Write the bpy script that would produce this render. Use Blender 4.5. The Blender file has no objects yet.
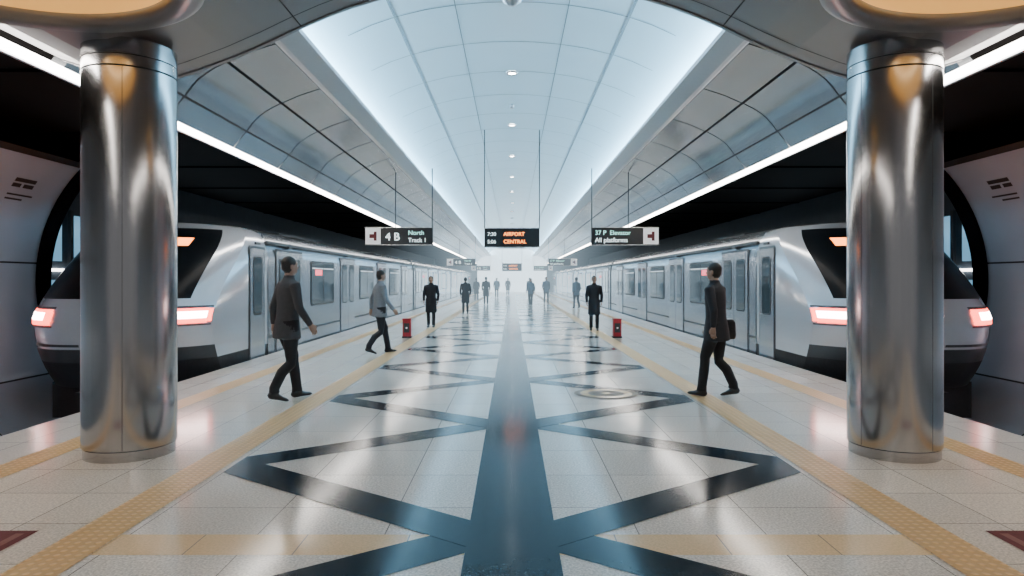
import bpy, bmesh, math, random
from mathutils import Vector, Matrix
from mathutils.bvhtree import BVHTree
random.seed(4)
C = bpy.context
COL = C.scene.collection
EYE = 1.5

# ------------------------------------------------------------------ materials
def new_mat(name):
    m = bpy.data.materials.new(name); m.use_nodes = True
    return m, m.node_tree, m.node_tree.nodes['Principled BSDF']

def mat(name, col, rough=0.5, metal=0.0, emit=None, es=0.0, noise=0.0, nscale=20.0, coat=0.0, spec=None):
    m, nt, b = new_mat(name)
    b.inputs['Base Color'].default_value = (*col, 1)
    b.inputs['Roughness'].default_value = rough
    b.inputs['Metallic'].default_value = metal
    if spec is not None: b.inputs['Specular IOR Level'].default_value = spec
    if coat: b.inputs['Coat Weight'].default_value = coat
    if emit:
        b.inputs['Emission Color'].default_value = (*emit, 1)
        b.inputs['Emission Strength'].default_value = es
    if noise > 0:
        tc = nt.nodes.new('ShaderNodeTexCoord'); n = nt.nodes.new('ShaderNodeTexNoise')
        n.inputs['Scale'].default_value = nscale; n.inputs['Detail'].default_value = 4
        r = nt.nodes.new('ShaderNodeMapRange')
        r.inputs[3].default_value = 1 - noise; r.inputs[4].default_value = 1 + noise
        mx = nt.nodes.new('ShaderNodeVectorMath'); mx.operation = 'SCALE'
        mx.inputs[0].default_value = col
        nt.links.new(tc.outputs['Object'], n.inputs['Vector'])
        nt.links.new(n.outputs['Fac'], r.inputs[0]); nt.links.new(r.outputs[0], mx.inputs['Scale'])
        nt.links.new(mx.outputs[0], b.inputs['Base Color'])
    return m

def tile_mat(name, c1, c2, mortar, size, rough, speck=0.25, sz2=None, spec=.5):
    m, nt, b = new_mat(name)
    N = nt.nodes; L = nt.links
    tc = N.new('ShaderNodeTexCoord')
    br = N.new('ShaderNodeTexBrick'); br.offset = 0.0; br.squash = 1.0
    br.inputs['Color1'].default_value = (*c1, 1); br.inputs['Color2'].default_value = (*c2, 1)
    br.inputs['Mortar'].default_value = (*mortar, 1)
    br.inputs['Scale'].default_value = 1.0
    br.inputs['Mortar Size'].default_value = 0.004
    br.inputs['Brick Width'].default_value = size; br.inputs['Row Height'].default_value = sz2 or size
    vo = N.new('ShaderNodeTexNoise'); vo.inputs['Scale'].default_value = 70; vo.inputs['Detail'].default_value = 2
    cr = N.new('ShaderNodeMapRange'); cr.inputs[1].default_value = .35; cr.inputs[2].default_value = .65
    cr.inputs[3].default_value = 1 - speck; cr.inputs[4].default_value = 1 + speck*.4
    sc = N.new('ShaderNodeVectorMath'); sc.operation = 'SCALE'
    L.new(tc.outputs['Object'], br.inputs['Vector']); L.new(tc.outputs['Object'], vo.inputs['Vector'])
    L.new(br.outputs['Color'], sc.inputs[0]); L.new(vo.outputs['Fac'], cr.inputs[0]); L.new(cr.outputs[0], sc.inputs['Scale'])
    L.new(sc.outputs[0], b.inputs['Base Color'])
    b.inputs['Specular IOR Level'].default_value = spec
    n2 = N.new('ShaderNodeTexNoise'); n2.inputs['Scale'].default_value = 1.3; n2.inputs['Detail'].default_value = 3
    r2 = N.new('ShaderNodeMapRange'); r2.inputs[3].default_value = rough*.8; r2.inputs[4].default_value = rough*1.2
    L.new(tc.outputs['Object'], n2.inputs['Vector']); L.new(n2.outputs['Fac'], r2.inputs[0]); L.new(r2.outputs[0], b.inputs['Roughness'])
    return m

def tactile_mat(name, col):
    m, nt, b = new_mat(name); N = nt.nodes; L = nt.links
    tc = N.new('ShaderNodeTexCoord'); v = N.new('ShaderNodeTexVoronoi'); v.voronoi_dimensions = '2D'
    v.inputs['Scale'].default_value = 17; v.inputs['Randomness'].default_value = 0
    L.new(tc.outputs['Object'], v.inputs['Vector'])
    r = N.new('ShaderNodeMapRange'); r.inputs[1].default_value = .2; r.inputs[2].default_value = .36
    r.inputs[3].default_value = 1; r.inputs[4].default_value = 0
    L.new(v.outputs['Distance'], r.inputs[0])
    bp = N.new('ShaderNodeBump'); bp.inputs['Strength'].default_value = .8; bp.inputs['Distance'].default_value = .005
    L.new(r.outputs[0], bp.inputs['Height']); L.new(bp.outputs[0], b.inputs['Normal'])
    mx = N.new('ShaderNodeMix'); mx.data_type = 'RGBA'
    mx.inputs[6].default_value = (col[0]*.78, col[1]*.74, col[2]*.68, 1); mx.inputs[7].default_value = (*col, 1)
    L.new(r.outputs[0], mx.inputs[0]); L.new(mx.outputs[2], b.inputs['Base Color'])
    b.inputs['Roughness'].default_value = .38
    return m

def steel_mat(name, col, r0, r1, stretch=(60, 60, .6), aniso=0):
    m, nt, b = new_mat(name); N = nt.nodes; L = nt.links
    tc = N.new('ShaderNodeTexCoord'); mp = N.new('ShaderNodeMapping'); mp.inputs['Scale'].default_value = stretch
    n = N.new('ShaderNodeTexNoise'); n.inputs['Scale'].default_value = 1; n.inputs['Detail'].default_value = 5
    L.new(tc.outputs['Object'], mp.inputs[0]); L.new(mp.outputs[0], n.inputs['Vector'])
    r = N.new('ShaderNodeMapRange'); r.inputs[3].default_value = r0; r.inputs[4].default_value = r1
    L.new(n.outputs['Fac'], r.inputs[0]); L.new(r.outputs[0], b.inputs['Roughness'])
    r2 = N.new('ShaderNodeMapRange'); r2.inputs[3].default_value = .9; r2.inputs[4].default_value = 1.08
    sc = N.new('ShaderNodeVectorMath'); sc.operation = 'SCALE'; sc.inputs[0].default_value = col
    L.new(n.outputs['Fac'], r2.inputs[0]); L.new(r2.outputs[0], sc.inputs['Scale']); L.new(sc.outputs[0], b.inputs['Base Color'])
    b.inputs['Metallic'].default_value = 1
    if aniso:
        tg = N.new('ShaderNodeTangent'); tg.direction_type = 'RADIAL'; tg.axis = 'Z'
        L.new(tg.outputs[0], b.inputs['Tangent']); b.inputs['Anisotropic'].default_value = aniso
    return m

M = {}
M['tile'] = tile_mat('terrazzo_white', (.86, .83, .77), (.76, .74, .69), (.28, .27, .26), .75, .14, .3, spec=.45)
M['tile_side'] = tile_mat('terrazzo_cream', (.88, .79, .67), (.78, .70, .60), (.28, .26, .23), .6, .15, .25, spec=.45)
M['edge'] = tile_mat('edge_stone', (.80, .75, .68), (.74, .69, .63), (.2, .2, .2), .9, .2, .15)
M['cream'] = tile_mat('cream_band', (.88, .66, .38), (.84, .62, .36), (.35, .3, .25), .6, .15, .12)
M['dark'] = tile_mat('navy_granite', (.008, .020, .034), (.012, .027, .042), (.004, .01, .015), .6, .14, .4, spec=.13)
M['tact'] = tactile_mat('tactile_yellow', (.80, .54, .26))
M['emblem'] = mat('emblem_brown', (.16, .10, .05), .4, noise=.1, spec=.2)
M['maroon'] = mat('maroon_mat', (.12, .02, .02), .8, noise=.4, nscale=40)
M['matline'] = mat('mat_pattern', (.22, .09, .07), .8, noise=.2)
M['steel'] = steel_mat('brushed_steel', (.44, .43, .43), .15, .21, stretch=(25, 25, .3), aniso=.8)
M['steel2'] = steel_mat('steel_trim', (.5, .5, .5), .2, .35)
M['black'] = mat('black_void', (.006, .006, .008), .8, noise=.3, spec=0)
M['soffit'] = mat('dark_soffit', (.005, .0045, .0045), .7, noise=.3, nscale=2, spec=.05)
M['panel'] = mat('ceiling_metal_panel', (.28, .315, .36), .2, .9, noise=.15, nscale=1.2)
M['near_panel'] = mat('ceiling_arch_panel', (.22, .215, .225), .3, .5, noise=.08, nscale=1.5)
M['trim'] = mat('aluminium_trim', (.38, .41, .45), .3, .8, noise=.05)
M['seam'] = mat('seam_dark', (.025, .03, .035), .6, noise=.1)
M['vault'] = mat('vault_pale_glow', (.48, .67, .77), .2, .0, emit=(.40, .74, 1.0), es=.12, noise=.03, nscale=1)  # slight emission added to the surface on top of the cove light
M['vseam'] = mat('vault_seam', (.10, .16, .20), .5, noise=.05)
M['cove'] = mat('cove_lamp', (1, 1, 1), .5, emit=(.50, .81, 1.0), es=100)
M['strip'] = mat('strip_lamp', (1, 1, 1), .5, emit=(1.0, .93, .85), es=30)
M['down'] = mat('downlight_lamp', (1, 1, 1), .5, emit=(1, .95, .9), es=40)
M['gold'] = mat('gold_cove_glow', (.75, .48, .18), .4, .1, emit=(1.0, .56, .16), es=.45, noise=.05)  # recess lining emits a warm glow, standing in for lamp light on it
M['goldlamp'] = mat('gold_lamp', (1, .8, .5), .4, emit=(1.0, .78, .44), es=2.5)
M['farwall'] = mat('far_glow_panel', (1, 1, 1), .5, emit=(.74, .90, 1.0), es=4)  # glowing end panel stands in for the bright, hazy end of the hall
M['tube'] = mat('tunnel_lining', (.46, .54, .63), .3, .25, noise=.1, nscale=1.5)
M['bed'] = mat('track_bed', (.02, .02, .022), .8, noise=.5, nscale=8)
M['rail'] = mat('rail_steel', (.25, .23, .22), .3, 1, noise=.1)
M['bluelit'] = mat('blue_glow_panel', (.02, .05, .08), .2, emit=(.25, .6, .9), es=.7)  # added glowing panels standing in for bluish window reflections
M['bluewall'] = mat('trackside_wall', (.02, .035, .05), .5, noise=.4, nscale=3)
M['lamp_white'] = mat('white_lamp', (1, 1, 1), .3, emit=(1, .97, .95), es=8)

# ------------------------------------------------------------------ mesh builder
class MB:
    def __init__(s): s.v = []; s.f = []; s.m = []; s.mats = []; s.sm = []
    def mi(s, k):
        if k not in s.mats: s.mats.append(k)
        return s.mats.index(k)
    def add(s, vs, fs, k, smooth=False):
        o = len(s.v); s.v += [tuple(v) for v in vs]; i = s.mi(k)
        for f in fs: s.f.append([a + o for a in f]); s.m.append(i); s.sm.append(smooth)
    def box(s, x0, x1, y0, y1, z0, z1, k):
        x0, x1 = sorted((x0, x1)); y0, y1 = sorted((y0, y1)); z0, z1 = sorted((z0, z1))
        vs = [(x0,y0,z0),(x1,y0,z0),(x1,y1,z0),(x0,y1,z0),(x0,y0,z1),(x1,y0,z1),(x1,y1,z1),(x0,y1,z1)]
        s.add(vs, [(0,3,2,1),(4,5,6,7),(0,1,5,4),(1,2,6,5),(2,3,7,6),(3,0,4,7)], k)
    def quad(s, a, b, c, d, k): s.add([a, b, c, d], [(0,1,2,3)], k)
    def sheet(s, prof, y0, y1, k, smooth=False, ny=1):
        n = len(prof); vs = []; fs = []
        for j in range(ny + 1):
            y = y0 + (y1 - y0)*j/ny
            vs += [(p[0], y, p[1]) for p in prof]
        for j in range(ny):
            for i in range(n - 1):
                fs.append((j*n+i, j*n+i+1, (j+1)*n+i+1, (j+1)*n+i))
        s.add(vs, fs, k, smooth)
    def rrect_x(s, x, sx, y0, y1, z0, z1, t, r, k, seg=4):
        """rounded rectangle slab in a Y-Z plane at x, thickness t toward sx"""
        pts = []
        for cy, cz, a0 in ((y1-r, z1-r, 0), (y0+r, z1-r, 90), (y0+r, z0+r, 180), (y1-r, z0+r, 270)):
            for i in range(seg + 1):
                a = math.radians(a0 + 90*i/seg); pts.append((cy + r*math.cos(a), cz + r*math.sin(a)))
        n = len(pts)
        vs = [(x, p[0], p[1]) for p in pts] + [(x + sx*t, p[0], p[1]) for p in pts]
        fs = [tuple(range(n, 2*n))] + [(i, (i+1) % n, n+(i+1) % n, n+i) for i in range(n)]
        s.add(vs, fs, k)
    def lathe(s, prof, cx, cy, k, n=64, smooth=True):
        vs = []; fs = []; m = len(prof)
        for i in range(n):
            a = 2*math.pi*i/n
            vs += [(cx + r*math.cos(a), cy + r*math.sin(a), z) for r, z in prof]
        for i in range(n):
            j = (i+1) % n
            for q in range(m-1): fs.append((i*m+q, j*m+q, j*m+q+1, i*m+q+1))
        s.add(vs, fs, k, smooth)
    def tube(s, pts, k, n=12, smooth=True, ref=(1, 0, 0)):
        """pts: (x,y,z,ra,rb)"""
        P = [Vector(p[:3]) for p in pts]; vs = []; fs = []; N = len(P)
        for i, p in enumerate(P):
            d = (P[min(i+1, N-1)] - P[max(i-1, 0)]).normalized()
            a = Vector(ref); a = (a - d*a.dot(d)).normalized(); b = d.cross(a)
            ra = pts[i][3]; rb = pts[i][4] if len(pts[i]) > 4 else ra
            for q in range(n):
                t = 2*math.pi*q/n; vs.append(p + a*ra*math.cos(t) + b*rb*math.sin(t))
        for i in range(N-1):
            for q in range(n):
                r = (q+1) % n; fs.append((i*n+q, i*n+r, (i+1)*n+r, (i+1)*n+q))
        fs.append(tuple(range(n-1, -1, -1))); fs.append(tuple((N-1)*n+q for q in range(n)))
        s.add(vs, fs, k, smooth)
    def ell(s, c, r, k, nu=16, nv=10):
        vs = [(c[0], c[1], c[2]-r[2])]; fs = []
        for j in range(1, nv):
            ph = -math.pi/2 + math.pi*j/nv
            for i in range(nu):
                t = 2*math.pi*i/nu
                vs.append((c[0]+r[0]*math.cos(ph)*math.cos(t), c[1]+r[1]*math.cos(ph)*math.sin(t), c[2]+r[2]*math.sin(ph)))
        vs.append((c[0], c[1], c[2]+r[2])); top = len(vs)-1
        for i in range(nu):
            q = (i+1) % nu
            fs.append((0, 1+q, 1+i)); fs.append((top, 1+(nv-2)*nu+i, 1+(nv-2)*nu+q))
            for j in range(nv-2): fs.append((1+j*nu+i, 1+j*nu+q, 1+(j+1)*nu+q, 1+(j+1)*nu+i))
        s.add(vs, fs, k, True)
    def mesh(s, name, recalc=False):
        me = bpy.data.meshes.new(name); me.from_pydata(s.v, [], s.f)
        for k in s.mats: me.materials.append(M[k] if isinstance(k, str) else k)
        me.polygons.foreach_set('material_index', s.m); me.polygons.foreach_set('use_smooth', s.sm)
        if recalc:
            bm = bmesh.new(); bm.from_mesh(me); bmesh.ops.recalc_face_normals(bm, faces=bm.faces); bm.to_mesh(me); bm.free()
        me.update(); return me
    def obj(s, name, parent=None, recalc=True, loc=(0, 0, 0)):
        o = bpy.data.objects.new(name, s.mesh(name, recalc)); COL.objects.link(o); o.location = loc
        if parent: o.parent = parent
        return o

YN, YF = -6.0, 85.0
# ------------------------------------------------------------------ floor
f = MB()
f.box(-4.9, 4.9, YN, YF, -.25, 0, 'tile')
e = .0015
def fr(x0, x1, y0, y1, k, z=e):
    f.quad((x0, y0, z), (x1, y0, z), (x1, y1, z), (x0, y1, z), k)
for s in (-1, 1):
    fr(*sorted((s*2.6, s*3.86)), YN, YF, 'tile_side')
    fr(*sorted((s*2.3, s*2.6)), YN, YF, 'tact', .005)
    fr(*sorted((s*3.86, s*4.14)), YN, YF, 'tact', .005)
    fr(*sorted((s*4.14, s*4.9)), YN, YF, 'edge')
    fr(*sorted((s*.26, s*2.3)), 3.72, 4.02, 'cream', e)
    fr(*sorted((s*2.82, s*3.6)), 3.74, 4.07, 'maroon', .006)
    for q in range(5):
        fr(*sorted((s*(2.87+q*.15), s*(2.92+q*.15))), 3.79, 4.02, 'matline', .0075)
fr(-.26, .26, YN, YF, 'dark', .005)
P = 3.1
k = -3
while 4.0 + P*k < YF - 2:
    yc = 4.0 + P*k
    for s in (-1, 1):
        for d in (-1, 1):
            y1 = yc + d*1.52; h = .21; z = .003 + .0007*d
            x0, x1 = s*.2, s*2.25
            vs = [(x0, yc-h, z), (x1, y1-h, z), (x1, y1+h, z), (x0, yc+h, z)]
            f.add(vs, [(0, 1, 2, 3) if s > 0 else (3, 2, 1, 0)], 'dark')
    k += 1
for (r0, r1, kk, zz) in ((.34, .42, 'emblem', .006), (.24, .34, 'cream', .0063), (.06, .24, 'emblem', .0065), (0.0, .06, 'cream', .007)):
    n = 40; vs = []; fs = []
    for i in range(n):
        a = 2*math.pi*i/n; vs += [(1.24+r0*math.cos(a), 9.0+r0*math.sin(a), zz), (1.24+r1*math.cos(a), 9.0+r1*math.sin(a), zz)]
    for i in range(n):
        j = (i+1) % n; fs.append((2*i, 2*i+1, 2*j+1, 2*j))
    f.add(vs, fs, kk)
f.obj('floor', recalc=False)

t = MB()
for s in (-1, 1):
    t.box(s*4.7, s*4.88, YN, YF-.1, -1.2, -.25, 'black')
    t.box(s*4.7, s*9.5, YN, YF-.1, -1.4, -1.2, 'bed')
t.obj('floor_track_bed')
t = MB()
for s in (-1, 1):
    for r in (-.72, .72):
        x = s*6.475 + r
        t.box(x-.07, x+.07, YN, YF-.1, -1.199, -1.17, 'rail'); t.box(x-.015, x+.015, YN, YF-.1, -1.17, -1.08, 'rail'); t.box(x-.035, x+.035, YN, YF-.1, -1.08, -1.04, 'rail')
t.obj('rail_track')

# ------------------------------------------------------------------ near arch ceiling
half = [(4.36, 2.14), (4.0, 2.02), (3.7, 1.97), (3.3, 1.96), (3.05, 2.03), (2.67, 2.17), (2.35, 2.31), (2.04, 2.46), (1.8, 2.565), (1.56, 2.655), (1.18, 2.77), (.8, 2.85), (.4, 2.9), (0, 2.915)]
prof = [(-x, z+EYE) for x, z in half] + [(x, z+EYE) for x, z in reversed(half[:-1])]
YA = 6.6
def solid_from_profile(prof, y0, y1, ztop, k):
    b = MB(); n = len(prof)
    ring = prof + [(prof[-1][0], ztop), (prof[0][0], ztop)]
    m = len(ring)
    vs = [(p[0], y0, p[1]) for p in ring] + [(p[0], y1, p[1]) for p in ring]
    fs = [(i, (i+1) % m, m+(i+1) % m, m+i) for i in range(m)]
    fs += [tuple(range(m)), tuple(range(2*m-1, m-1, -1))]
    b.add(vs, fs, k); return b
arch = solid_from_profile(prof, YN, YA, 5.0, 'near_panel').obj('ceiling_arch')
cut = MB()
for s in (-1, 1):
    n = 72; vs = []
    for z in (3.0, 3.82):
        vs += [(s*3.2+1.04*math.cos(2*math.pi*i/n), 4.15+1.04*math.sin(2*math.pi*i/n), z) for i in range(n)]
    fs = [(i, (i+1) % n, n+(i+1) % n, n+i) for i in range(n)] + [tuple(range(n)), tuple(range(2*n-1, n-1, -1))]
    cut.add(vs, fs, 'near_panel')
cuto = cut.obj('cutter')
md = arch.modifiers.new('b', 'BOOLEAN'); md.operation = 'DIFFERENCE'; md.object = cuto; md.solver = 'EXACT'
dg = C.evaluated_depsgraph_get(); me = bpy.data.meshes.new_from_object(arch.evaluated_get(dg))
arch.modifiers.clear(); arch.data = me
for p in me.polygons: p.use_smooth = False
bpy.data.objects.remove(cuto)
b = MB()
off = [(x, z - .004) for x, z in prof]
for y in (6.35, 5.3, 3.4, 1.6):
    seg = [p for p in off if abs(p[0]) < (3.1 if y < 6 else 4.4)]
    if y in (5.3, 3.4): 
        seg1 = [p for p in off if -2.1 < p[0] < 2.1]
    else: seg1 = seg
    b.sheet(seg1, y, y+.015, 'seam')
for x in (1.18, 2.04):
    for s in (-1, 1):
        z = [q[1] for q in off if abs(q[0]-x) < 1e-6][0]
        b.quad((s*x-.008, YN, z), (s*x+.008, YN, z), (s*x+.008, YA, z), (s*x-.008, YA, z), 'seam')
b.obj('trim_1', recalc=False)
b = MB()
outer = [(x, z) for x, z in prof]
n = len(outer)
vs = [(x, YA+.001, z-.012) for x, z in outer] + [(x, YA+.05, z-.012) for x, z in outer] + [(x, YA+.05, z+.10) for x, z in outer] + [(x, YA+.001, z+.1) for x, z in outer]
fs = []
for r in range(4):
    r2 = (r+1) % 4
    for i in range(n-1): fs.append((r*n+i, r*n+i+1, r2*n+i+1, r2*n+i))
b.add(vs, fs, 'near_panel'); b.obj('trim_2')

# round warm light coffers recessed in the ceiling
b = MB()
for s in (-1, 1):
    b.lathe([(1.035, 3.50), (1.035, 3.78), (.98, 3.80), (.0, 3.81)], s*3.2, 4.15, 'gold', 72)
    b.lathe([(.80, 3.77), (.80, 3.74), (.92, 3.74), (.92, 3.77)], s*3.2, 4.15, 'goldlamp', 72)
    b.lathe([(1.03, 3.52), (1.03, 3.44), (1.06, 3.425), (1.18, 3.43), (1.22, 3.45), (1.23, 3.60)], s*3.2, 4.15, 'near_panel', 72)
b.obj('ceiling_coffer', recalc=False)

# ------------------------------------------------------------------ vault beyond the arch
for s in (-1, 1):
    b = MB()
    Z = lambda q: [(s*x, z+EYE) for x, z in q]
    fascia = Z([(4.42, 2.06), (4.36, 2.14), (4.20, 2.34)])
    low = Z([(4.18, 2.36), (4.10, 2.47), (4.02, 2.56), (3.92, 2.64), (3.8, 2.715), (3.66, 2.785)])
    big = Z([(3.62, 2.80), (3.5, 2.85), (3.38, 2.905), (3.25, 2.95), (3.14, 2.985), (3.03, 3.02)])
    back = Z([(4.46, 2.12), (4.22, 2.42), (4.04, 2.64), (3.5, 2.95), (3.0, 3.10)])
    b.sheet(back, YA, YF, 'seam')
    y = YA + .1; L = 2.05
    while y < YF - .1:
        y1 = min(y + L - .04, YF)
        b.sheet(fascia, y, y1, 'panel', True); b.sheet(low, y, y1, 'panel', True); b.sheet(big, y, y1, 'panel', True)
        y += L
    b.sheet(Z([(3.0, 3.0), (2.92, 2.95), (2.86, 2.95), (2.62, 3.06), (2.60, 3.10), (2.84, 3.12), (2.98, 3.2)]), YA, YF, 'trim')
    b.obj('ceiling_panel_vault', recalc=False)
    b = MB()
    b.sheet(Z([(2.90, 3.16), (2.80, 3.135)]), YA, YF, 'cove')
    b.obj('cove_light', recalc=False)
    b = MB()
    b.box(s*4.40, s*4.52, YN, YF, 3.55, 3.59, 'strip')
    b.box(s*4.52, s*4.56, YN, YF, 3.53, 3.64, 'trim')
    b.obj('linear_ceiling_light')
    b = MB()
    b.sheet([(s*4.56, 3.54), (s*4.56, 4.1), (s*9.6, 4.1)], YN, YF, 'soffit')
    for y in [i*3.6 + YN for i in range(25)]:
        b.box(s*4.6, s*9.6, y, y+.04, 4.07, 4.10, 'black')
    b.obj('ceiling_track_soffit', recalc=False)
b = MB()
vh = [(3.02, 3.2), (2.9, 3.34), (2.7, 3.5), (2.45, 3.66), (2.1, 3.82), (1.75, 3.94), (1.3, 4.05), (.85, 4.12), (.4, 4.16), (0, 4.17)]
vp = [(-x, z+EYE) for x, z in vh] + [(x, z+EYE) for x, z in reversed(vh[:-1])]
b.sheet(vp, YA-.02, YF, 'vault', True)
vo = [(x, z-.008) for x, z in vp]
y = 8.5
while y < YF:
    b.sheet([p for p in vo if abs(p[0]) < 2.6], y, y+.02, 'vseam'); y += 1.7
for x, hw in ((1.75, .02), (.85, .007)):
    for s in (-1, 1):
        z = dict(vh)[x] + EYE - .01
        b.quad((s*x-hw, YA, z), (s*x+hw, YA, z), (s*x+hw, YF, z), (s*x-hw, YF, z), 'vseam')
b.obj('ceiling_vault', recalc=False)
b = MB(); y = 13.7
while y < YF:
    b.lathe([(.001, 5.645), (.075, 5.645)], 0, y, 'down', 20); b.lathe([(.075, 5.64), (.105, 5.63), (.12, 5.665)], 0, y, 'trim', 20); y += 4.6
b.obj('downlight', recalc=False)
b = MB(); b.lathe([(.001, 5.56), (.06, 5.565), (.09, 5.60), (.14, 5.62), (.15, 5.67)], 0, 10.1, 'trim', 32); b.lathe([(.001, 5.57), (.05, 5.575), (.05, 5.66)], 0, 16.2, 'trim', 20)
b.obj('smoke_detector', recalc=False)

b = MB(); b.quad((-12, YF, -1.3), (12, YF, -1.3), (12, YF, 7), (-12, YF, 7), 'black'); b.box(-4.3, 4.3, YF-.15, YF-.02, 0.01, 5.4, 'farwall'); b.obj('wall_far_glow', recalc=False)

# haze veil over the far half: volume emits its own glow, no scattering
hm = bpy.data.materials.new('self_lit_haze'); hm.use_nodes = True; nt = hm.node_tree
for nd in list(nt.nodes): nt.nodes.remove(nd)
out = nt.nodes.new('ShaderNodeOutputMaterial'); ab = nt.nodes.new('ShaderNodeVolumeAbsorption'); em = nt.nodes.new('ShaderNodeEmission'); ad = nt.nodes.new('ShaderNodeAddShader')
ab.inputs['Color'].default_value = (0, 0, 0, 1); ab.inputs['Density'].default_value = .016
em.inputs['Color'].default_value = (.62, .84, 1, 1); em.inputs['Strength'].default_value = .016*1.0
nt.links.new(ab.outputs[0], ad.inputs[0]); nt.links.new(em.outputs[0], ad.inputs[1]); nt.links.new(ad.outputs[0], out.inputs['Volume'])
M['haze'] = hm
b = MB(); b.box(-4.86, 4.86, 26, YF-.3, .02, 5.75, 'haze'); hz = b.obj('far_glow_haze')

# ------------------------------------------------------------------ tunnel lining & outer walls
for s, nm in ((-1, 'wall_left'), (1, 'wall_right')):
    b = MB(); cx, cz, R = 5.9, 1.5, 3.0
    def arc(a0, a1, R, n=12): return [(s*(cx + R*math.cos(math.radians(a0+(a1-a0)*i/n))), cz + R*math.sin(math.radians(a0+(a1-a0)*i/n))) for i in range(n+1)]
    b.sheet(arc(-64, 46, R+.03, 20), YN, 12.9, 'seam')
    y = 12.75
    for q in range(8):
        y0 = y - 2.4
        for a0, a1 in ((-62, -34.6), (-34, 5.7), (6.3, 44)):
            b.sheet(arc(a0, a1, R), y0 + .03, y, 'tube', True)
        y = y0
    for q, (a0, a1, ya, yb) in enumerate(((34, 35.4, 11.5, 12.0), (32, 33.4, 11.5, 11.7), (32, 33.4, 11.76, 12.0), (29, 29.6, 11.5, 12.1), (27.4, 28, 11.5, 11.9))):
        b.sheet(arc(a0, a1, R-.008, 3), ya, yb, 'seam')
    A = arc(-66, 52, R-.06, 28); B = arc(-66, 52, R+.25, 28); n = len(A)
    vs = [(p[0], 12.76, p[1]) for p in A] + [(p[0], 13.1, p[1]) for p in A] + [(p[0], 13.1, p[1]) for p in B] + [(p[0], 12.76, p[1]) for p in B]
    fs = []
    for r in range(4):
        r2 = (r+1) % 4
        for i in range(n-1): fs.append((r*n+i, r*n+i+1, r2*n+i+1, r2*n+i))
    b.add(vs, fs, 'black')
    b.sheet([(s*7.9, 3.66), (s*8.2, 4.1)], YN, 13, 'black')
    b.box(s*9.6, s*9.8, 13, YF, -1.2, 4.1, 'bluewall')
    for i in range(8):
        y = 13.4 + i*1.5
        b.box(s*9.56, s*9.6, y, y+1.1, 1.9, 2.9, 'bluelit')
        b.box(s*9.56, s*9.6, y+.2, y+.9, .5, 1.5, 'bluelit')
        b.box(s*9.53, s*9.56, y+.5, y+.56, .4, 3.0, 'black')
        b.box(s*9.5, s*9.56, y-.2, y-.1, -.5, 3.0, 'seam')
    b.box(s*9.5, s*9.56, 13.2, 26, 1.68, 1.74, 'lamp_white')
    b.obj(nm, recalc=False)

# ------------------------------------------------------------------ columns
for s in (-1, 1):
    b = MB(); R = .368
    b.lathe([(R-.012, 0.0), (R-.012, .085)], 0, 0, 'steel', 128)
    b.lathe([(R-.012, .085), (R, .095)], 0, 0, 'seam', 128)
    b.lathe([(R, .095), (R, 3.25)], 0, 0, 'steel', 128)
    b.lathe([(R-.008, 3.25), (R-.008, 3.265)], 0, 0, 'seam', 128)
    b.lathe([(R, 3.265), (R, 3.35)], 0, 0, 'steel', 128)
    b.lathe([(R-.008, 3.35), (R-.008, 3.36)], 0, 0, 'seam', 128)
    b.lathe([(R, 3.36), (R, 3.49)], 0, 0, 'steel', 128)
    for a in (20, 110, 200, 290):
        a = math.radians(a); ca, sa = math.cos(a), math.sin(a); r = R+.0005; w = .002
        b.quad((ca*r-sa*w, sa*r+ca*w, .1), (ca*r+sa*w, sa*r-ca*w, .1), (ca*r+sa*w, sa*r-ca*w, 3.25), (ca*r-sa*w, sa*r+ca*w, 3.25), 'seam')
    b.obj('steel_column', recalc=False, loc=(s*3.31, 5.92, 0))

# ------------------------------------------------------------------ trains
M['body'] = mat('train_silver', (.32, .355, .40), .22, .8, noise=.05, nscale=2)
M['bodywhite'] = mat('train_white', (.54, .57, .62), .18, .35, noise=.03, coat=.4)
M['door'] = mat('train_door', (.36, .40, .45), .2, .75, noise=.05)
M['glass'] = mat('train_glass_glow', (.012, .018, .022), .06, 0, noise=.3, nscale=2, spec=.4, emit=(.35, .6, .75), es=.06)  # faint emission in the glass imitates a bluish lit interior
M['wscreen'] = mat('windscreen_glass', (.006, .008, .010), .28, 0, noise=.3, nscale=2, spec=.06)
M['frame'] = mat('train_window_frame', (.04, .045, .05), .4, .3, noise=.1)
M['under'] = mat('train_underframe', (.03, .03, .033), .6, .3, noise=.3)
M['interior'] = mat('window_glow_bar', (.5, .5, .5), .5, emit=(.75, .85, .95), es=.8, noise=.1)  # glowing bar laid on the window glass, added to suggest light inside
M['headl'] = mat('headlamp', (1, 1, 1), .2, emit=(1, .86, .82), es=26)
M['redl'] = mat('marker_lamp_red', (.8, .1, .08), .3, emit=(1, .10, .06), es=7)
M['orange'] = mat('led_orange', (.6, .2, .05), .4, emit=(1, .24, .03), es=7)
M['ledred'] = mat('led_red', (.6, .05, .08), .4, emit=(1, .12, .16), es=2.5)

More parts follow.
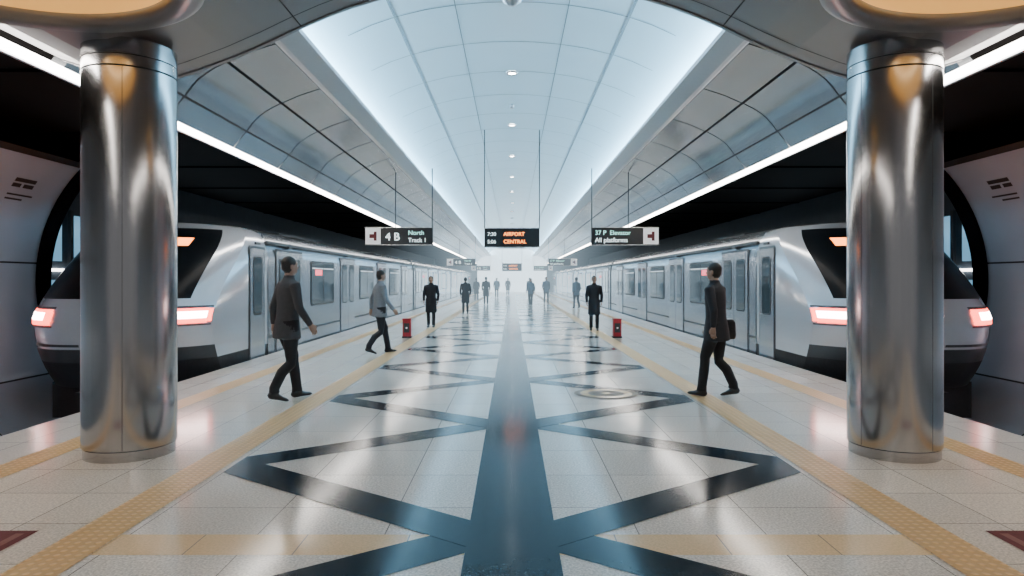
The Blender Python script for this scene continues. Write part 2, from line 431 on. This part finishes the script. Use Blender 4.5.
HW = 1.475
def w_of(z):
    if z < 1.9: return HW
    t = (z-1.9)/.65
    return HW - .42*(1 - math.sqrt(max(0, 1 - t*t))) if t < 1 else HW-.42
def yf(x, z):
    w = w_of(z)
    if z > .85: y0 = 10.45 + 2.0*((z-.85)/1.7)**1.35
    else: y0 = 10.45 + .55*((.85-z)/1.1)**2
    return y0 + .95*(min(1, abs(x)/w))**3.2
def train_mesh():
    b = MB()
    zs = [-.25, -.1, .05, .2, .35, .42, .5, .6, .7, .8, .9, 1.0, 1.1, 1.2, 1.35, 1.5, 1.65, 1.8, 1.95, 2.08, 2.2, 2.3, 2.38, 2.44, 2.5, 2.53, 2.55]
    NX = 36; YB = 14.0
    rows = []
    for z in zs:
        w = w_of(z); row = [(-w, YB, z)]
        for i in range(NX+1):
            t = -math.pi/2 + math.pi*i/NX; x = w*math.sin(t)
            row.append((x, yf(x, z), z))
        row.append((w, YB, z)); rows.append(row)
    n = NX + 3
    V = [p for r in rows for p in r]; groups = {}
    for j in range(len(zs)-1):
        for i in range(n-1):
            zc = (zs[j]+zs[j+1])/2
            fr_ = 1 <= i < n-2
            k = 'bodywhite'
            if fr_ and 1.2 < zc < 2.42 and 8 <= i < NX - 6: k = 'wscreen'
            elif zc < .2: k = 'under'
            elif zc < .42 and fr_: k = 'frame'
            groups.setdefault(k, []).append((j*n+i, j*n+i+1, (j+1)*n+i+1, (j+1)*n+i))
    top = len(zs)-1
    roof = [(top*n+i, top*n+i+1, top*n+n-2-i, top*n+n-1-i) for i in range((n-1)//2)]
    groups['bodywhite'] += roof
    for k, fs in groups.items():
        used = sorted({a for q in fs for a in q}); mp = {a: i for i, a in enumerate(used)}
        b.add([V[a] for a in used], [tuple(mp[a] for a in q) for q in fs], k, True)
    def patch(x0, x1, z0, z1, k, off=.02, n=8):
        vs = []; fs = []
        for i in range(n+1):
            x = x0+(x1-x0)*i/n
            for z in (z0, z1): vs.append((x, yf(x, z)-off, z))
            for z in (z0, z1): vs.append((x, yf(x, z)+.03, z))
        for i in range(n):
            o = 4*i; fs += [(o, o+4, o+5, o+1), (o+1, o+5, o+7, o+3), (o, o+2, o+6, o+4)]
        fs += [(0, 1, 3, 2), (4*n, 4*n+1, 4*n+3, 4*n+2)]
        b.add(vs, fs, k)
    for s in (-1, 1):
        patch(s*.62, s*1.46, .76, 1.08, 'frame', .012)
        patch(s*.80, s*1.42, .88, .99, 'headl', .032)
        patch(s*1.43, s*1.465, .82, 1.03, 'redl', .03)
        patch(s*.64, s*.79, .86, 1.0, 'redl', .03)
        patch(s*.66, s*1.42, .80, .87, 'redl', .028)
        patch(s*.66, s*1.42, 1.0, 1.04, 'redl', .028)
        patch(s*.2, s*1.1, .46, .5, 'frame', .01)
        b.tube([(s*.15, yf(.15, 1.3)-.05, 1.25, .012), (s*.6, yf(.6, 1.9)-.05, 1.9, .008)], 'frame', 6)
    patch(-.82, .82, 2.10, 2.25, 'orange', .015)
    b.box(-.12, .12, 10.3, 11.2, -.45, -.2, 'under')
    zprof = [(-HW, -.2), (-HW, 1.9)] + [(-w_of(z), z) for z in (2.0, 2.1, 2.2, 2.3, 2.4, 2.48, 2.53, 2.55)]
    zprof = zprof + [(-.6, 2.58), (0, 2.6), (.6, 2.58)] + [(-x, z) for x, z in reversed(zprof)]
    def fittings(ys, kind):
        for s in (-1, 1):
            x = s*HW
            if kind == 'win':
                y0, y1 = ys
                b.rrect_x(x, s, y0, y1, .86, 1.98, .012, .12, 'frame')
                b.rrect_x(x, s, y0+.05, y1-.05, .91, 1.93, .018, .09, 'glass')
                b.box(x, x+s*.022, (y0+y1)/2-.02, (y0+y1)/2+.02, .91, 1.93, 'frame')
                b.box(x+s*.016, x+s*.021, y0+.1, y1-.1, 1.78, 1.81, 'interior')
            else:
                y0, y1 = ys; ym = (y0+y1)/2
                b.rrect_x(x, s, y0-.05, y1+.05, -.12, 2.16, .006, .05, 'frame')
                leaves = ((y0, ym-.012), (ym+.012, y1)) if kind == 'door' else ((y0, y1),)
                for a, c in leaves:
                    b.rrect_x(x, s, a, c, -.1, 2.11, .02, .03, 'door')
                    b.rrect_x(x, s, a+.14, c-.14, .82, 1.96, .026, .1, 'frame')
                    b.rrect_x(x, s, a+.17, c-.17, .85, 1.93, .03, .08, 'glass')
                b.box(x, x+s*.03, ym-.12, ym+.12, 2.19, 2.24, 'frame')
    y = 13.95
    while y < YF - 1:
        y1 = min(y + 20.4, YF-.3)
        b.sheet(zprof, y, y1, 'body', True)
        for yy in (y, y1):
            b.add([(p[0], yy, p[1]) for p in zprof], [tuple(range(len(zprof)))], 'frame')
        for s in (-1, 1):
            b.box(s*(HW-.06), s*(HW+.004), y, y1, 2.24, 2.30, 'frame')
            b.box(s*(HW-.02), s*(HW+.008), y, y1, .30, .35, 'frame')
            b.box(s*(HW-.02), s*(HW+.010), y, y1, -.2, -.10, 'under')
        b.box(-1.3, 1.3, y+.3, y1-.3, -.85, -.15, 'under')
        for yb in (y+2.5, y1-3):
            for s in (-1, 1):
                for dy in (0, 2.1):
                    cyl = []; n = 20; fs = []
                    for i in range(n):
                        a = 2*math.pi*i/n; cyl += [(s*.66, yb+dy+.4*math.cos(a), -.64+.4*math.sin(a)), (s*.78, yb+dy+.4*math.cos(a), -.64+.4*math.sin(a))]
                    for i in range(n):
                        j = (i+1) % n; fs.append((2*i, 2*i+1, 2*j+1, 2*j))
                    fs += [tuple(range(0, 2*n, 2)), tuple(range(1, 2*n, 2))]
                    b.add(cyl, fs, 'rail')
        if y1 < YF-2:
            b.box(-1.3, 1.3, y1, y1+.5, -.1, 2.4, 'under')
        q = y + .5
        items = []
        while q + 1.9 < y1:
            items.append(('door', (q, q+1.75))); q += 1.75+.75
            if q + 2.2 < y1 - .2: items.append(('win', (q, q+2.2)))
            q += 2.2+.75
        for kd, ys in items: fittings(ys, kd)
        b.box(-.7, .7, y+3, y+6, 2.55, 2.66, 'under'); b.box(-.7, .7, y1-6, y1-3, 2.55, 2.66, 'under')
        for s in (-1, 1):
            b.box(s*(HW+.019), s*(HW+.024), y+3.35, y+3.95, 1.62, 1.76, 'ledred')
        y = y1 + .5
    fittings((13.0, 13.75), 'cab')
    b.box(-1.2, 1.2, 11.4, 14.2, -.8, -.2, 'under')
    return b
tm = train_mesh().mesh('train', True)
for s in (-1, 1):
    o = bpy.data.objects.new('metro_train', tm); COL.objects.link(o); o.location = (s*6.475, 0, 0)

# ------------------------------------------------------------------ hanging signs
M['signblk'] = mat('sign_black', (.012, .014, .016), .35, noise=.1)
M['signtxt'] = mat('sign_text', (.8, .85, .85), .5, emit=(.8, .95, .95), es=2.2)
M['signtxt2'] = mat('sign_text_teal', (.3, .7, .6), .5, emit=(.45, .9, .8), es=1.8)
M['signwhite'] = mat('sign_white', (.75, .75, .75), .5, emit=(.9, .9, .9), es=.45)
def text(body, size, loc, k, parent, align='LEFT'):
    cu = bpy.data.curves.new('lettering', 'FONT'); cu.body = body; cu.size = size; cu.extrude = .002; cu.align_x = align
    o = bpy.data.objects.new('lettering', cu); COL.objects.link(o)
    me = bpy.data.meshes.new_from_object(o.evaluated_get(C.evaluated_depsgraph_get())); bpy.data.objects.remove(o)
    me.materials.clear(); me.materials.append(M[k])
    o = bpy.data.objects.new('lettering', me); COL.objects.link(o); o.rotation_euler = (math.pi/2, 0, 0); o.location = loc; o.parent = parent
def sign(cx, y, w, z0, z1, ztop, kind, s=1, name='hanging_sign'):
    b = MB(); b.box(-w/2, w/2, 0, .12, z0, z1, 'signblk')
    for x in ((-w/2+.0, w/2-.0) if kind == 'c' else (-s*(w/2-.02), s*.1)):
        b.box(x-.012, x+.012, .05, .074, z1, ztop if kind == 'c' or x*s < 0 else ztop-.1, 'seam')
    b.box(-w/2-.015, w/2+.015, -.01, .13, z1, z1+.02, 'steel2'); b.box(-w/2-.015, w/2+.015, -.01, .13, z0-.02, z0, 'steel2')
    if kind == 's':
        a, c = sorted((s*(w/2-.42), s*(w/2-.01))); b.box(a, c, -.008, 0, z0+.01, z1-.01, 'signwhite')
        mm = (a+c)/2
        b.box(mm-.1, mm+.02, -.012, -.008, z0+.17, z1-.17, 'maroon'); b.box(mm+.02, mm+.1, -.012, -.008, z0+.1, z1-.1, 'maroon')
    o = b.obj(name, loc=(cx, y, 0))
    h = z1-z0
    if kind == 'c':
        text('7:30', h*.28, (-w/2+.08, -.01, z1-h*.40), 'signtxt', o); text('5:06', h*.28, (-w/2+.08, -.01, z0+h*.18), 'signtxt', o)
        text('AIRPORT', h*.29, (-w/2+.52, -.01, z1-h*.40), 'orange', o); text('CENTRAL', h*.29, (-w/2+.52, -.01, z0+h*.18), 'orange', o)
    else:
        x0 = -w/2 + (.55 if s < 0 else .1)
        if s < 0:
            text('4 B', h*.65, (x0, -.01, z0+h*.25), 'signtxt', o)
            text('North', h*.38, (x0+.62, -.01, z1-h*.42), 'signtxt2', o); text('Track 1', h*.36, (x0+.62, -.01, z0+h*.14), 'signtxt', o)
        else:
            text('37 P  Elevator', h*.38, (x0, -.01, z1-h*.42), 'signtxt2', o); text('All platforms', h*.38, (x0, -.01, z0+h*.14), 'signtxt', o)
    return o
sign(0, 18.6, 1.5, 2.41, 2.90, 5.6, 'c', name='departure_board')
for s in (-1, 1):
    sign(s*3.08, 18.6, 1.84, 2.47, 2.92, 4.55, 's', s)
    sign(s*3.35, 45, 1.9, 2.45, 2.90, 4.4, 's', s)
    sign(s*3.1, 68, 1.9, 2.45, 2.90, 4.4, 's', s)
sign(0, 52, 1.5, 2.2, 2.75, 5.6, 'c', name='departure_board')

# ------------------------------------------------------------------ red fire extinguisher cabinets
M['red'] = mat('red_paint', (.42, .02, .03), .35, noise=.1)
for s in (-1, 1):
    b = MB()
    b.box(-.12, .12, -.10, .10, 0, .04, 'under'); b.box(-.105, .105, -.085, .085, .04, .46, 'red')
    b.box(-.11, .11, -.09, .09, .46, .50, 'red')
    b.box(-.07, .07, -.092, -.085, .14, .38, 'frame'); b.box(-.02, .02, -.1, -.085, .24, .28, 'signwhite')
    b.obj('fire_extinguisher_cabinet', loc=(s*2.72, 17.7, .005))

# ------------------------------------------------------------------ people
M['skin'] = mat('skin', (.36, .22, .16), .5, noise=.06); M['hair'] = mat('hair', (.015, .012, .010), .5, noise=.3, nscale=80)
M['shoe'] = mat('shoe', (.012, .012, .014), .35, noise=.2); M['trouser'] = mat('trousers', (.012, .013, .017), .8, noise=.2)
M['c_gray'] = mat('coat_gray', (.05, .052, .058), .85, noise=.2); M['c_black'] = mat('coat_black', (.012, .014, .020), .75, noise=.2)
M['c_light'] = mat('coat_light', (.18, .20, .23), .85, noise=.15); M['c_blue'] = mat('coat_blue', (.05, .10, .15), .8, noise=.2)
M['eye'] = mat('eye_dark', (.02, .015, .01), .2, noise=.1); M['eyew'] = mat('eye_white', (.7, .7, .7), .3, noise=.02)

def person_mesh(coat='c_black', hem=.80, stride=1.0, voxel=.011, trouser='trouser', lean=.03, bag=False):
    b = MB(); S = stride
    def leg(sx, fy, fz, ky, kz, pitch):
        x = sx*.095
        b.tube([(x*.9, 0, .98, .10, .11), (x, .01*S, .86, .098, .10), (x, ky*.55, (kz+.86)/2, .083, .086), (x, ky, kz+.03, .064, .068), (x, ky, kz-.04, .062, .065),
                (x, (ky*.5+fy*.5)-.01, (kz+fz)/2+.05, .064, .066), (x, fy-.005, fz+.05, .056, .062), (x, fy, fz+.0, .06, .068)], trouser, 16)
        c, s_ = math.cos(pitch), math.sin(pitch)
        def T(dy, dz): return (x*1.08, fy + dy*c - dz*s_, fz + dy*s_ + dz*c)
        pts = []
        for dy, dz, ra, rb in ((-.075, -.055, .022, .018), (-.06, -.045, .037, .040), (-.01, -.035, .042, .050), (.05, -.042, .043, .040), (.11, -.053, .048, .028), (.16, -.058, .043, .023), (.195, -.062, .02, .012)):
            pts.append((*T(dy, dz), ra, rb))
        b.tube(pts, 'shoe', 14)
        b.tube([(*T(0, .04), .045, .05), (*T(0, -.04), .042, .05)], 'shoe', 12)
    leg(-1, .28*S, .09, .20*S, .50, .06*S)
    leg(1, -.32*S, .09+.06*S, -.02*S+.02, .50, -.42*S)
    L = lean
    rings = []
    for z, rx, ry in ((hem, .185, .15), (hem+.015, .20, .165), (.93, .185, .145), (1.05, .168, .125), (1.16, .172, .122), (1.28, .19, .125), (1.38, .20, .118), (1.435, .175, .10), (1.475, .11, .08), (1.50, .07, .066)):
        rings.append((0, L*(z-.9)*1.2, z, rx, ry))
    if hem < .7:
        rings.insert(2, (0, 0, .78, .19, .155))
    b.tube(rings, coat, 28)
    b.tube([(0, L*.75, 1.44, .075, .07), (0, L*.75, 1.53, .066, .066)], coat, 16)
    def arm(sx, sw):
        sh = Vector((sx*.185, L*.6, 1.415)); el = Vector((sx*.245, L*.5 - .03 + .12*sw, 1.14)); wr = Vector((sx*.235, L*.4 + .26*sw + .05, .915 + .03*abs(sw)))
        m1 = sh.lerp(el, .5); m2 = el.lerp(wr, .5)
        b.tube([(sx*.12, L*.6, 1.425, .055, .06), (*sh, .068, .066), (*m1, .058, .06), (*el, .051, .053), (*m2, .046, .046), (*wr, .038, .038)], coat, 14, ref=(0, 1, 0))
        return wr, (wr - el).normalized()
    hands = [(-1, *arm(-1, -S*.8)), (1, *arm(1, S*.8))]
    hy = L*.75 + .012
    b.tube([(0, hy-.01, 1.46, .055, .058), (0, hy-.005, 1.56, .052, .056)], 'skin', 14)
    b.ell((0, hy+.005, 1.655, ), (.074, .092, .098), 'skin', 20, 14)
    b.tube([(0, hy+.035, 1.535, .030, .030), (0, hy+.03, 1.56, .052, .055), (0, hy+.02, 1.61, .066, .075), (0, hy+.01, 1.65, .07, .08)], 'skin', 18)
    b.tube([(0, hy+.092, 1.665, .008, .008), (0, hy+.106, 1.63, .013, .016), (0, hy+.098, 1.618, .015, .01)], 'skin', 8)
    b.tube([(-.025, hy+.085, 1.585, .006, .006), (0, hy+.092, 1.585, .008, .009), (.025, hy+.085, 1.585, .006, .006)], 'skin', 8, ref=(0, 1, 0))
    for sx in (-1, 1):
        b.ell((sx*.077, hy-.005, 1.64), (.012, .020, .032), 'skin', 8, 6)
        b.tube([(sx*.012, hy+.092, 1.683, .006, .006), (sx*.045, hy+.08, 1.684, .006, .006)], 'hair', 6, ref=(0, 0, 1))
    b.ell((0, hy-.014, 1.682), (.083, .094, .092), 'hair', 20, 14)
    b.ell((0, hy-.035, 1.635), (.075, .068, .075), 'hair', 16, 10)
    if bag:
        b.tube([(.22, -.02, .75, .06, .14), (.225, -.02, .80, .07, .16), (.225, -.02, .98, .065, .15), (.22, -.02, 1.02, .04, .12)], 'shoe', 16)
        b.tube([(.20, 0, 1.0, .015, .03), (.1, .09, 1.25, .012, .05), (-.08, .05, 1.45, .012, .05)], 'shoe', 8, ref=(0, 1, 0))
    src = b.mesh('src', True)
    bvh = BVHTree.FromPolygons([v.co for v in src.vertices], [tuple(p.vertices) for p in src.polygons])
    o = bpy.data.objects.new('tmp', src); COL.objects.link(o)
    r = o.modifiers.new('r', 'REMESH'); r.mode = 'VOXEL'; r.voxel_size = voxel
    sm = o.modifiers.new('s', 'SMOOTH'); sm.factor = .5; sm.iterations = 3
    me = bpy.data.meshes.new_from_object(o.evaluated_get(C.evaluated_depsgraph_get()))
    me.materials.clear()
    for k in b.mats: me.materials.append(M[k])
    for p in me.polygons:
        loc, nn, idx, d = bvh.find_nearest(p.center)
        if idx is not None: p.material_index = src.polygons[idx].material_index
        p.use_smooth = True
    bpy.data.objects.remove(o)
    x = MB()
    for sx, wr, d in hands:
        p1 = wr + d*.09; fw = Vector((0, 1, 0)); fw = (fw - d*fw.dot(d)).normalized(); inn = Vector((-sx, 0, 0))
        x.tube([(*(wr - d*.02), .026, .02), (*(wr + d*.03), .036, .017), (*(wr + d*.065), .041, .016), (*p1, .038, .014)], 'skin', 12, ref=fw)
        for i, ln in enumerate((.068, .078, .072, .056)):
            base = p1 + fw*(.028 - .019*i) - d*.012
            a = base + d*ln*.45 + inn*.006; c = a + d*ln*.3 + inn*.016; e_ = c + d*ln*.22 + inn*.02
            x.tube([(*base, .0095), (*a, .009), (*c, .0082), (*e_, .0065)], 'skin', 8, ref=fw)
        base = wr + d*.025 + fw*.028
        x.tube([(*base, .012), (*(base + d*.035 + fw*.022 + inn*.01), .0105), (*(base + d*.062 + fw*.024 + inn*.02), .008)], 'skin', 8, ref=(1, .3, 0))
    for sx in (-1, 1):
        x.ell((sx*.030, hy+.083, 1.652), (.013, .010, .009), 'eyew', 10, 8); x.ell((sx*.030, hy+.0905, 1.652), (.006, .004, .006), 'eye', 8, 6)
    xm = x.mesh('x', True)
    off = {}
    for i, mm in enumerate(xm.materials):
        idx = me.materials.find(mm.name)
        if idx < 0: me.materials.append(mm); idx = len(me.materials)-1
        off[i] = idx
    for p in xm.polygons: p.material_index = off[p.material_index]
    bm = bmesh.new(); bm.from_mesh(me)
    bm.from_mesh(xm); bm.to_mesh(me); bm.free()
    zmin = min(v.co.z for v in me.vertices)
    for v in me.vertices: v.co.z -= zmin
    return me

PM = {
 'a': person_mesh('c_gray', .76, .62),
 'b': person_mesh('c_black', .74, .58, bag=True),
 'c': person_mesh('c_light', .78, .8),
 'd': person_mesh('c_black', .52, .22),
 'e': person_mesh('c_blue', .75, .4, voxel=.018),
}
def person(k, x, y, h, head, name='person'):
    o = bpy.data.objects.new(name, PM[k]); COL.objects.link(o)
    s = h/1.765; o.scale = (s, s, s); o.location = (x, y, .007); o.rotation_euler = (0, 0, math.radians(head))
person('a', -2.80, 8.5, 1.79, -48, 'man')
person('b', 2.62, 8.75, 1.72, 50, 'man')
person('c', -2.70, 13.9, 1.70, -60, 'man')
person('d', -2.56, 21.6, 1.62, 180, 'man')
person('d', -2.08, 30.5, 1.62, 10, 'man')
person('d', 2.43, 20.2, 1.62, 175, 'man')
for k, x, y, h, a in (('e', 3.4, 36, 1.65, 20), ('d', -1.6, 42, 1.7, 0), ('e', 1.1, 40, 1.6, 160), ('d', 1.5, 58, 1.7, 0),
                      ('e', -1.3, 58, 1.7, 180), ('e', 2.2, 44, 1.7, 190), ('d', -.4, 66, 1.7, 0), ('d', -2.6, 50, 1.65, 20)):
    person(k, x, y, h, a)

# ------------------------------------------------------------------ world & camera
w = bpy.data.worlds.new('world'); C.scene.world = w; w.use_nodes = True
w.node_tree.nodes['Background'].inputs[0].default_value = (.44, .45, .47, 1)
w.node_tree.nodes['Background'].inputs[1].default_value = .6
cam = bpy.data.cameras.new('camera'); co = bpy.data.objects.new('camera', cam); COL.objects.link(co)
co.location = (0, 0, EYE); co.rotation_euler = (math.pi/2, 0, 0)
cam.sensor_width = 36; cam.lens = 24; cam.shift_y = -8/1024; cam.clip_end = 300
C.scene.camera = co
